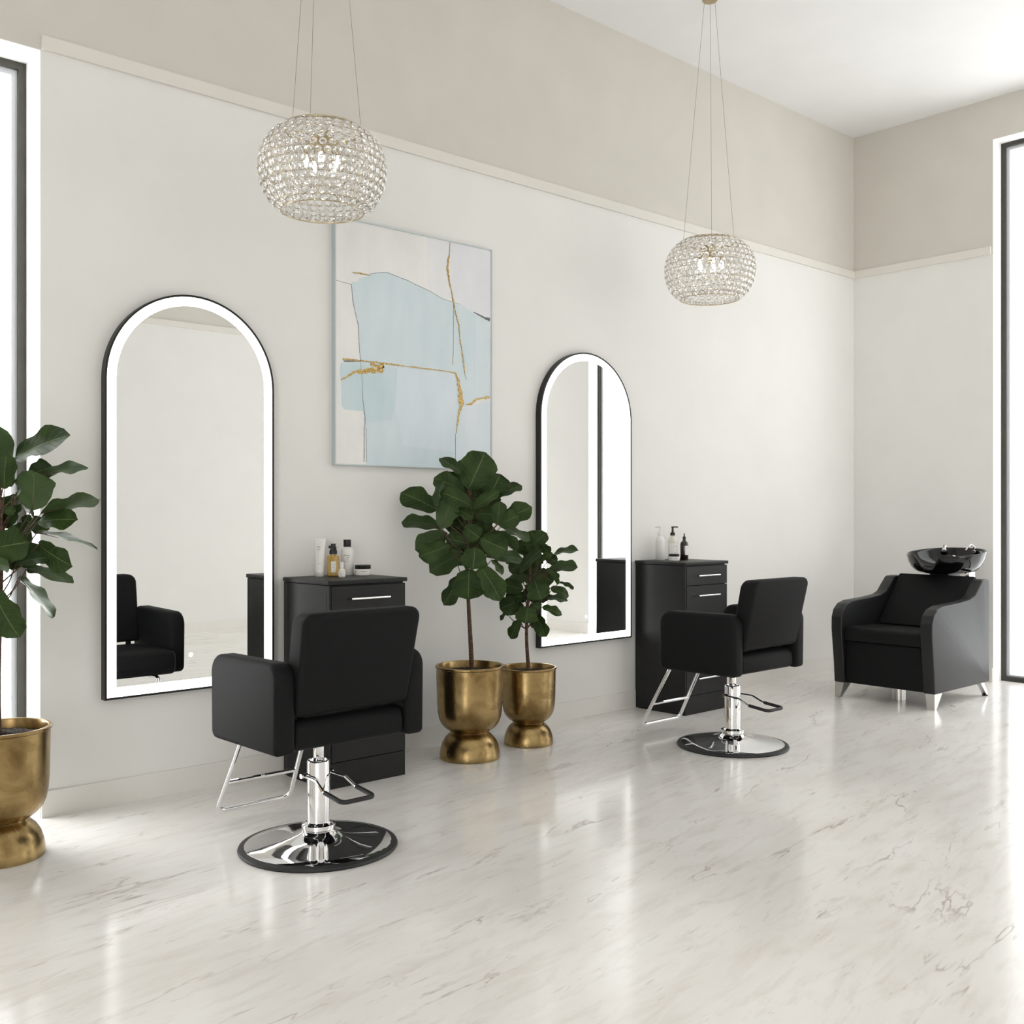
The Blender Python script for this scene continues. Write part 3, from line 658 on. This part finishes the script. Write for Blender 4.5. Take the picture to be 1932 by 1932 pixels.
# 8 brown dropper bottle
t = thing('dropper_bottle', (5.792, 4.640, CTZ), 'dark brown glass bottle with thin black dropper top, rightmost on the farther cabinet', 'bottle', FACE, 'bottles on the farther cabinet')
link_bm('bottle_body', lathe([(0, 0), (.026, 0), (.028, .003), (.028, .112), (.024, .122), (.012, .134), (.010, .146), (0, .146)], 32), M_brown, t)
link_bm('dropper_top', lathe([(0, .144), (.011, .144), (.0115, .158), (.008, .162), (.0045, .164), (.004, .184), (0, .185)], 20), M_blackpl, t)
bm = bmesh.new(); rr = .0284
V = []
for k in range(9):
    a = .15+1.1*k/8
    V.append([bm.verts.new((q*math.sin(a), -q*math.cos(a), z)) for z in (.034, .098) for q in (rr, rr+.0004)])
for A, B in zip(V, V[1:]):
    bm.faces.new((A[1], B[1], B[3], A[3])); bm.faces.new((A[0], A[2], B[2], B[0]))
    bm.faces.new((A[0], B[0], B[1], A[1])); bm.faces.new((A[2], A[3], B[3], B[2]))
bm.faces.new(V[0]); bm.faces.new(V[-1])
link_bm('paper_label', bm, M_paper, t)

# ------------------------------------------------------------------ potted figs
CA = R(48.04)
FW = Vector((math.cos(CA), math.sin(CA), 0)); RT = Vector((math.sin(CA), -math.cos(CA), 0)); UP = Vector((0, 0, 1))
def leaf(bm, uvl, base, tip, wvis, depth_side, arch_, fold, seed):
    rnd = random.Random(seed)
    d = tip-base; Lr = d.length; dn = d.normalized()
    img = dn.cross(FW)
    if img.length < .2: img = dn.cross(RT)
    img.normalize()
    if img.z < 0: img = -img
    wvis *= 1.24; W = max(wvis, min(.62*Lr, wvis*3.0))
    c = min(1, wvis/W); s = math.sqrt(max(0, 1-c*c))*depth_side
    side = (img*c+FW*s).normalized(); side = (side-dn*side.dot(dn)).normalized()
    nrm = dn.cross(side).normalized()
    if nrm.z < 0 and abs(nrm.z) > .15 or (abs(nrm.z) <= .15 and nrm.dot(FW) > 0): nrm = -nrm; side = -side
    nv, nu = 12, 8
    def width(v):
        pts = [(0, .12), (.06, .40), (.15, .62), (.28, .76), (.42, .84), (.56, .95), (.68, 1.0), (.8, .95), (.89, .76), (.95, .50), (.985, .22), (1, .03)]
        for (a, wa), (b_, wb) in zip(pts, pts[1:]):
            if v <= b_: return wa+(wb-wa)*(v-a)/(b_-a)
        return .05
    ph = rnd.uniform(0, 6); ph2 = rnd.uniform(0, 6)
    G = []
    for i in range(nv+1):
        v = i/nv; row = []
        for j in range(nu+1):
            u = -1+2*j/nu; w = W/2*width(v)
            edge = 1+.07*math.sin(v*17+ph+(3 if u > 0 else 0))
            p = base+dn*Lr*(v-.03*abs(u)*math.sin(PI*v))+side*(u*w*edge)
            p += nrm*(arch_*4*v*(1-v)*Lr + fold*abs(u)**1.3*w - .10*v*v*Lr*.5+.05*Lr*.5*v
                      + .055*W*math.sin(v*13+ph2+u*1.7)*abs(u)**1.5)
            row.append(bm.verts.new(p))
        G.append(row)
    for i in range(nv):
        for j in range(nu):
            f = bm.faces.new((G[i+1][j], G[i+1][j+1], G[i][j+1], G[i][j]))
            uvs = [(j/nu, (i+1)/nv), ((j+1)/nu, (i+1)/nv), ((j+1)/nu, i/nv), (j/nu, i/nv)]
            for lp, q in zip(f.loops, uvs): lp[uvl].uv = q
            f.smooth = True

def make_fig(loc, leaves, s, label, ztop, seed, rc):
    """s: pot scale; loc: pot centre on the floor; leaves: (u0,z0,u1,z1,width,front)"""
    t = thing('potted_fig_tree', (loc[0], loc[1], 0), label, 'potted plant', 0, 'figs in brass pots')
    def sc(P): return [(r*s[0], z*s[1]) for r, z in P]
    # pot: flared foot, neck, deep bowl with an inner wall
    P = sc([(.150, 0), (.1645, 0), (.166, .006), (.165, .030), (.160, .058), (.150, .088), (.134, .114), (.114, .133), (.103, .141), (.101, .146), (.106, .150)])
    link_bm('pot_foot', lathe([(0, 0)]+P+[(0, .150*s[1])], 72), M_gold, t, ang=40)
    Q = sc([(.0, .150), (.104, .150), (.120, .156), (.140, .170), (.158, .192), (.170, .220), (.1765, .255), (.180, .30), (.1825, .40), (.1845, .492), (.190, .497), (.1905, .504), (.187, .508), (.177, .507), (.174, .500), (.172, .44), (0, .44)])
    link_bm('pot_bowl', lathe(Q, 72), M_gold, t, ang=40)
    bm = bmesh.new(); rnd = random.Random(seed); R0 = .171*s[0]; zs = .468*s[1]
    rings = [[bm.verts.new((0, 0, zs+.01))]]
    for i in range(1, 15):
        r = R0*i/14
        rings.append([bm.verts.new((r*math.cos(2*PI*k/64), r*math.sin(2*PI*k/64), zs+.008*(1-(i/14)**2)+(rnd.uniform(-.004, .005) if i < 14 else -.004))) for k in range(64)])
    for k in range(64): bm.faces.new((rings[0][0], rings[1][k], rings[1][(k+1) % 64]))
    for A, B in zip(rings[1:], rings[2:]):
        for k in range(64): bm.faces.new((A[k], B[k], B[(k+1) % 64], A[(k+1) % 64]))
    link_bm('soil', bm, M_soil, t)
    # trunk with a slight bend and branches to the leaves
    zb = zs; H_ = ztop
    def trunk(z):
        f = (z-zb)/(H_-zb); return RT*(.012*math.sin(f*5.0+seed))+FW*(.01*math.sin(f*4+1))+UP*z
    bm = bmesh.new(); tube([trunk(zb+(H_-zb)*k/18) for k in range(19)], .0135*s[0], 10, bm, r1=.005)
    bml = bmesh.new(); uvl = bml.loops.layers.uv.new('UVMap')
    for i, (u0, z0, u1, z1, w, f) in enumerate(leaves):
        rr = random.Random(seed*100+i)
        # distance out of the picture plane: leaves spread all round the trunk
        dep = f*rr.uniform(.07, .13)*rc+(rr.uniform(-.05, .05)*rc if f == 0 else 0)
        base = RT*u0-FW*dep+UP*z0
        ln = math.hypot(u1-u0, z1-z0)
        ext = dep+f*rr.uniform(.0, .25)*ln+rr.uniform(-.35, .35)*ln*(f == 0)
        tip = RT*u1-FW*ext+UP*z1
        leaf(bml, uvl, base, tip, w, rr.choice((-1, 1)), rr.uniform(.02, .07), rr.uniform(.08, .22), seed*57+i)
        zz = max(zb+.25, min(H_, z0-.10-.35*abs(u0)))
        a = trunk(zz); m_ = a.lerp(base, .55)+UP*(-.015)
        tube([a, m_, base], .0036, 5, bm, r1=.002)
        tube([base, base.lerp(tip, .35)], .0022, 5, bm, r1=.0008)
    rr = random.Random(seed*7)
    zlo = min(min(l[1], l[3]) for l in leaves); zhi = max(max(l[1], l[3]) for l in leaves)
    for i in range(16):                                   # inner leaves on the side away from the room
        z = zlo+(zhi-zlo)*(.30+.52*rr.random()); u = rr.uniform(-.13, .13)*rc; dp = rr.uniform(-.02, .12)*rc
        base = RT*u*.4+FW*dp*.4+UP*z; ang = rr.uniform(-.5, 3.6)
        ln = rr.uniform(.11, .16)*s[0]
        tip = base+RT*math.cos(ang)*ln+UP*(math.sin(ang)*ln*.7)+FW*rr.uniform(0, .07)
        leaf(bml, uvl, base, tip, .085*s[0], 1, .04, .15, seed*991+i)
        tube([trunk(max(zb+.25, min(H_, z-.06))), base], .003, 5, bm, r1=.002)
    link_bm('trunk', bm, M_bark, t, recalc=True)
    link_bm('foliage', bml, M_leaf, t, recalc=False, ang=180)
    return t
make_fig((3.672, 4.431), LEAVES_TALL, (1, 1), 'tall fig tree in the larger brass pot, left of the pair under the painting', 1.52, 2, 1)
make_fig((4.150, 4.471), LEAVES_SHORT, (.865, .88), 'short fig tree in the smaller brass pot, in front of the second arched mirror', 1.10, 3, .75)
make_fig((1.247, 4.386), LEAVES_NEAR, (1, 1), 'fig tree in a brass pot before the window, cut off at the left edge', 1.50, 4, .85)

# ------------------------------------------------------------------ crystal pendants
PC = 2.888
PROF = [(.184, 2.695), (.214, 2.716), (.240, 2.742), (.260, 2.775), (.275, 2.812), (.283, 2.855), (.284, 2.893), (.279, 2.935), (.266, 2.975), (.244, 3.010), (.214, 3.040), (.175, 3.062)]
def resample(P, n):
    D = [0]
    for a, b_ in zip(P, P[1:]): D.append(D[-1]+math.hypot(b_[0]-a[0], b_[1]-a[1]))
    out = []
    for i in range(n):
        s = D[-1]*i/(n-1)
        for k in range(len(P)-1):
            if s <= D[k+1]+1e-9:
                f = (s-D[k])/(D[k+1]-D[k]); a, b_ = P[k], P[k+1]
                tx, tz = b_[0]-a[0], b_[1]-a[1]; l = math.hypot(tx, tz)
                out.append((a[0]+tx*f, a[1]+tz*f, tz/l, -tx/l)); break
    return out
def crystal_mesh(bm, M, r):
    n = 8; prof = [(0, .0055), (.55, .0050), (1.0, .0012), (1.0, -.0012), (.5, -.0052), (0, -.0058)]
    rings = []
    for f, h in prof:
        if f == 0: rings.append([bm.verts.new(M @ Vector((0, 0, h)))])
        else: rings.append([bm.verts.new(M @ Vector((r*f*math.cos(2*PI*k/n), r*f*math.sin(2*PI*k/n), h))) for k in range(n)])
    for A, B in zip(rings, rings[1:]):
        for k in range(n):
            k2 = (k+1) % n
            if len(A) == 1: bm.faces.new((A[0], B[k], B[k2]))
            elif len(B) == 1: bm.faces.new((A[k], B[0], A[k2]))
            else: bm.faces.new((A[k], B[k], B[k2], A[k2]))
def frame_matrix(p, nrm):
    z = nrm.normalized(); x = UP.cross(z).normalized(); y = z.cross(x)
    return Matrix(((x.x, y.x, z.x, p.x), (x.y, y.y, z.y, p.y), (x.z, y.z, z.z, p.z), (0, 0, 0, 1)))
CRY = bmesh.new(); crystal_mesh(CRY, Matrix.Identity(4), .0166)
bmesh.ops.recalc_face_normals(CRY, faces=CRY.faces)
CRYME = bpy.data.meshes.new('crystal'); CRY.to_mesh(CRYME); CRY.free(); CRYME.materials.append(M_crystal)

def make_pendant(loc, label):
    t = thing('crystal_pendant_light', (loc[0], loc[1], 0), label, 'pendant light', 0, 'crystal globe pendants')
    rows = resample(PROF, 14)
    items = []; wires = bmesh.new()
    to_cam = Vector((-loc[0], -loc[1], 1.35-PC)).normalized()
    for ri in range(13):
        a, b_ = rows[ri], rows[ri+1]
        r = (a[0]+b_[0])/2; z = (a[1]+b_[1])/2
        dr, dz = b_[0]-a[0], b_[1]-a[1]; l = math.hypot(dr, dz); nr, nz = dz/l, -dr/l
        n = max(20, int(round(2*PI*r/.0415))); off = (ri % 2)*.5
        for k in range(n):
            an = 2*PI*(k+off)/n
            p = Vector((r*math.cos(an), r*math.sin(an), z)); nn = Vector((nr*math.cos(an), nr*math.sin(an), nz))
            M = frame_matrix(p, nn); items.append((nn.dot(to_cam), M))
            ring = [M @ Vector((.0192*math.cos(2*PI*q/12), .0192*math.sin(2*PI*q/12), 0)) for q in range(12)]
            tube(ring, .0009, 3, wires, closed=True)
    for (r, z, _, _) in rows[1:-1:3]:
        tube([(r*math.cos(2*PI*k/60), r*math.sin(2*PI*k/60), z) for k in range(60)], .0011, 4, wires, closed=True)
    link_bm('wire_cage', wires, M_brass, t, recalc=False)
    for (r, z), rad, nm in ((PROF[0], .0028, 'bottom_ring'), (PROF[-1], .006, 'top_ring')):
        link_bm(nm, tube([(r*math.cos(2*PI*k/72), r*math.sin(2*PI*k/72), z) for k in range(72)], rad, 8, closed=True), M_brass, t)
    items.sort(key=lambda q: -q[0])
    for _, M in items[:100]:
        c = bpy.data.objects.new('crystal', CRYME); col.objects.link(c); c.parent = t; c.matrix_local = M
    bm = bmesh.new()
    for _, M in items[100:]: crystal_mesh(bm, M, .0166)
    c = link_bm('crystal', bm, M_crystal, t, smooth=False); c['kind'] = 'stuff'
    # lamp holder hanging on a spider of three bars, with five bulbs
    bm = bmesh.new()
    for k in range(3):
        a = 2*PI*k/3+.4; tube([(0, 0, 3.035), (.172*math.cos(a), .172*math.sin(a), 3.060)], .0035, 6, bm)
    lathe([(0, 2.925), (.012, 2.930), (.018, 2.945), (.012, 2.965), (.035, 2.985), (.038, 3.030), (.008, 3.042), (0, 3.044)], 24, bm)
    hold = link_bm('lamp_holder', bm, M_brass, t)
    for k in range(5):
        a = 2*PI*k/5+.3; x, y = .075*math.cos(a), .075*math.sin(a)
        bm = tube([(.03*math.cos(a), .03*math.sin(a), 2.995), (.06*math.cos(a), .06*math.sin(a), 2.990), (x, y, 2.975)], .0045, 6)
        lathe([(0, 2.940), (.010, 2.940), (.012, 2.972), (0, 2.977)], 14, bm, (x, y, 0))
        arm = link_bm('lamp_arm', bm, M_brass, t)
        link_bm('bulb', lathe([(0, 2.885), (.008, 2.888), (.0125, 2.900), (.0115, 2.925), (.007, 2.940), (0, 2.940)], 16, None, (x, y, 0)), M_bulb, arm)
    # canopy on the ceiling and three cables
    link_bm('ceiling_canopy', lathe([(0, 4.588), (.043, 4.588), (.048, 4.592), (.048, HC-.0005), (0, HC-.0005)], 36), M_brass, t)
    for th_ in (18, 153, 263):
        th2 = R(th_); c_ = RT*math.cos(th2)+FW*math.sin(th2)
        link_bm('cable', tube([c_*.176+UP*3.062, c_*.036+UP*4.590], .0013, 5), M_cable, t)
    return t
make_pendant((2.510, 4.064), 'crystal globe pendant light, the nearer larger-looking one left above the painting')
make_pendant((5.376, 4.101), 'crystal globe pendant light, the farther smaller-looking one above the second mirror')

# ------------------------------------------------------------------ shampoo chair
t = thing('shampoo_chair', (7.29, 3.736, 0), 'black shampoo chair with glossy black wash basin beside the tall window', 'chair')
OX, OY = 7.29, 3.736
side = [(6.869, .108), (7.711, .108), (7.711, .856), (7.605, .852), (7.535, .795), (7.475, .742), (7.40, .720), (7.25, .708), (6.985, .698), (6.905, .680), (6.850, .640), (6.828, .585), (6.826, .50), (6.838, .40), (6.856, .26)]
side = rpoly([(x-OX, z) for x, z in side], [.008, .008, .02, .05, .1, .1, .1, .1, .1, .05, .05, .05, .2, .3, .3], 4)
for y0, y1 in ((3.356, 3.440), (4.032, 4.116)):
    link_bm('side_panel', prism(side, y0-OY, y1-OY, 'y', .014, 4), M_vinyl, t, ang=50)
bm = rbox(6.882-OX, 7.690-OX, 3.4405-OY, 4.0315-OY, .110, .412, .006, 2); link_bm('front_panel', bm, M_leather, t)
prof = rpoly([(6.858, .417), (7.44, .417), (7.44, .500), (6.90, .517), (6.852, .508)], [.012, .01, .03, .03, .026], 5)
link_bm('seat', prism([(x-OX, z) for x, z in prof], 3.444-OY, 4.028-OY, 'y', .012, 3), M_leather, t, ang=50)
prof = rpoly([(7.322, .505), (7.52, .505), (7.695, .60), (7.700, .862), (7.662, .874)], [.01, .01, .02, .015, .02], 5)
link_bm('backrest', prism([(x-OX, z) for x, z in prof], 3.444-OY, 4.028-OY, 'y', .012, 3), M_leather, t, ang=50)
# feet
def foot(x_out, x_in, y_out, y_in, xb_in, yb_in):
    bm = bmesh.new(); V = []
    for z, xi, yi in ((.108, x_in, y_in), (0, xb_in, yb_in)):
        V.append([bm.verts.new((x-OX, y-OY, z)) for x, y in ((x_out, y_out), (xi, y_out), (xi, yi), (x_out, yi))])
    bm.faces.new(V[0]); bm.faces.new(V[1])
    for k in range(4): bm.faces.new((V[0][k], V[0][(k+1) % 4], V[1][(k+1) % 4], V[1][k]))
    link_bm('leg', bm, M_brushed, t, smooth=False)
foot(6.872, 6.985, 3.360, 3.425, 6.900, 3.415)
foot(6.872, 6.985, 4.112, 4.040, 6.900, 4.070)
for yy in (3.372, 4.060):
    bm = bmesh.new(); V = []
    for z, x0, x1 in ((.108, 7.60, 7.655), (.012, 7.70, 7.722)):
        V.append([bm.verts.new((x-OX, y-OY, z)) for x, y in ((x0, yy), (x1, yy), (x1, yy+.035), (x0, yy+.035))])
    bm.faces.new(V[0]); bm.faces.new(V[1])
    for k in range(4): bm.faces.new((V[0][k], V[0][(k+1) % 4], V[1][(k+1) % 4], V[1][k]))
    lg = link_bm('leg', bm, M_chrome, t, smooth=False)
    link_bm('foot_pad', lathe([(0, 0), (.020, 0), (.021, .006), (.016, .013), (0, .013)], 20, None, (7.712-OX, yy+.017-OY, 0)), M_blackpl, lg)
link_bm('center_support', lathe([(0, 0), (.046, 0), (.046, .109), (0, .109)], 32, None, (7.10-OX, 3.735-OY, 0)), M_brushed, t)
# basin
BXc, BYc = 7.805, 3.738
bm = bmesh.new(); n = 120
def rim(a, s, h, zb):
    ca, sa = math.cos(a), math.sin(a)
    e = 2.35
    rr = (abs(ca)**e+abs(sa)**e)**(-1/e)
    x = .312*rr*ca; y = .280*rr*sa
    y *= 1-.30*max(0, -x/.30)**1.3
    da = (a % (2*PI))-PI                        # angle from the front (-x)
    g = math.exp(-(abs(da)/.36)**3)
    zr = 1.008+(x+.30)/.60*.058+.018*math.exp(-((abs(da)-.62)/.2)**2)
    zr -= .080*g; x += .055*g*s*h
    return Vector((BXc-OX+x*s, BYc-OY+y*s, zb+(zr-zb)*h))
spec = [(.10, 0, .880), (.50, .0, .880), (.68, .05, .880), (.80, .17, .880), (.89, .36, .880), (.96, .64, .880), (.995, .90, .880), (1.0, .985, .880), (.99, 1.0, .880),
        (.962, .985, .880), (.935, .88, .900), (.87, .58, .900), (.76, .25, .900), (.56, .06, .900), (.20, .01, .900), (.07, 0, .896)]
rings = [[bm.verts.new(rim(2*PI*k/n, *s)) for k in range(n)] for s in spec]
for A, B in zip(rings, rings[1:]):
    for k in range(n): bm.faces.new((A[k], A[(k+1) % n], B[(k+1) % n], B[k]))
bm.faces.new(rings[0][::-1]); bm.faces.new(rings[-1])
bowl = link_bm('wash_basin', bm, M_gloss, t, ang=80)
link_bm('drain', lathe([(0, .896), (.022, .896), (.024, .902), (.018, .906), (0, .904)], 24, None, (BXc-OX, BYc-OY, 0)), M_chrome, bowl)
bm = lathe([(.0, 1.045), (.022, 1.045), (.024, 1.056), (.015, 1.062), (.013, 1.078), (.019, 1.082), (.019, 1.094), (.010, 1.100), (0, 1.100)], 24, None, (8.055-OX, 3.860-OY, -.012))
tube([(8.055-OX, 3.860-OY, 1.074), (8.02-OX, 3.85-OY, 1.088)], .006, 8, bm)
link_bm('mixer_tap', bm, M_chrome, bowl)
bm = tube(fillet([(8.060-OX, 3.625-OY, 1.03), (8.060-OX, 3.625-OY, 1.075), (8.02-OX, 3.64-OY, 1.098), (7.985-OX, 3.655-OY, 1.050)], .02), .008, 10)
lathe([(0, 1.045), (.018, 1.045), (.020, 1.060), (0, 1.064)], 20, bm, (8.060-OX, 3.625-OY, -.012))
link_bm('spray_hose', bm, M_chrome, bowl)
bm = tube([(7.95-OX, 3.77-OY, .915), (7.99-OX, 3.77-OY, .955), (8.03-OX, 3.77-OY, 1.00)], .014, 10)
link_bm('overflow', bm, M_chrome, bowl)
bm = rbox(7.705-OX, 7.90-OX, 3.66-OY, 3.81-OY, .50, .882, .01, 2); link_bm('basin_support', bm, M_black, t)
bm = rbox(7.705-OX, 7.80-OX, 3.50-OY, 3.535-OY, .845, .90, .006, 2); link_bm('basin_bracket', bm, M_chrome, t)

# ------------------------------------------------------------------ light and camera
w = bpy.data.worlds.new('World'); scene.world = w; w.use_nodes = True
bg = w.node_tree.nodes['Background']; bg.inputs[0].default_value = (1.0, 1.0, 1.0, 1)
# bright overcast sky, brighter on one side than on the other
wn, wl = w.node_tree.nodes, w.node_tree.links
wtc = wn.new('ShaderNodeTexCoord'); wsx = wn.new('ShaderNodeSeparateXYZ')
wm = wn.new('ShaderNodeMath'); wm.operation = 'MULTIPLY_ADD'; wm2 = wn.new('ShaderNodeMath'); wm2.operation = 'MULTIPLY_ADD'
wl.new(wtc.outputs['Generated'], wsx.inputs[0]); wl.new(wsx.outputs[0], wm.inputs[0]); wl.new(wsx.outputs[1], wm2.inputs[0])
wm.inputs[1].default_value = -3.0; wm.inputs[2].default_value = 6.2; wl.new(wm.outputs[0], wm2.inputs[2]); wm2.inputs[1].default_value = 2.0
wl.new(wm2.outputs[0], bg.inputs[1])
def portal(name, loc, rot, sx, sy):
    l = bpy.data.lights.new(name, 'AREA'); l.shape = 'RECTANGLE'; l.size = sx; l.size_y = sy; l.energy = 1
    l.cycles.is_portal = True
    o = bpy.data.objects.new(name, l); col.objects.link(o); o.location = loc; o.rotation_euler = rot
    tag(o, 'daylight entering through the window opening', 'daylight', kind='structure'); return o
portal('window_daylight', ((W1[0]+W1[1])/2, WY+T+.01, W1[2]/2), (R(-90), 0, 0), W1[1]-W1[0], W1[2])
portal('window_daylight', (WX+TR+.01, (W2[0]+W2[1])/2, W2[2]/2), (R(90), 0, R(90)), W2[1]-W2[0], W2[2])
for a, b_, z in W3: portal('window_daylight', ((a+b_)/2, BY-T-.01, z/2), (R(90), 0, 0), b_-a, z)  # sky light through the added window opposite the mirrors
portal('window_daylight', (BX-T-.01, (W4[0]+W4[1])/2, W4[2]/2), (R(90), 0, R(-90)), W4[1]-W4[0], W4[2])  # sky light through the added near-end window

cam = bpy.data.cameras.new('camera'); cam.sensor_width = 36; cam.sensor_fit = 'HORIZONTAL'
cam.lens = 36*1975/1932; cam.clip_start = .05; cam.clip_end = 100
co = bpy.data.objects.new('camera', cam); col.objects.link(co)
co.location = (0, 0, 1.35); co.rotation_euler = (R(90), 0, CA-PI/2); cam.shift_y = -1/1932
scene.camera = co
vs = scene.view_settings
vs.view_transform = 'Standard'; vs.look = 'None'; vs.gamma = 1; vs.use_curve_mapping = False; vs.exposure = 0.0
c = scene.cycles
c.max_bounces = 14; c.diffuse_bounces = 7; c.glossy_bounces = 6; c.transmission_bounces = 10; c.transparent_max_bounces = 12
c.caustics_reflective = False; c.caustics_refractive = False; c.sample_clamp_indirect = 6; c.blur_glossy = .5
try:
    c.use_denoising = True; c.denoiser = 'OPENIMAGEDENOISE'
except Exception: pass
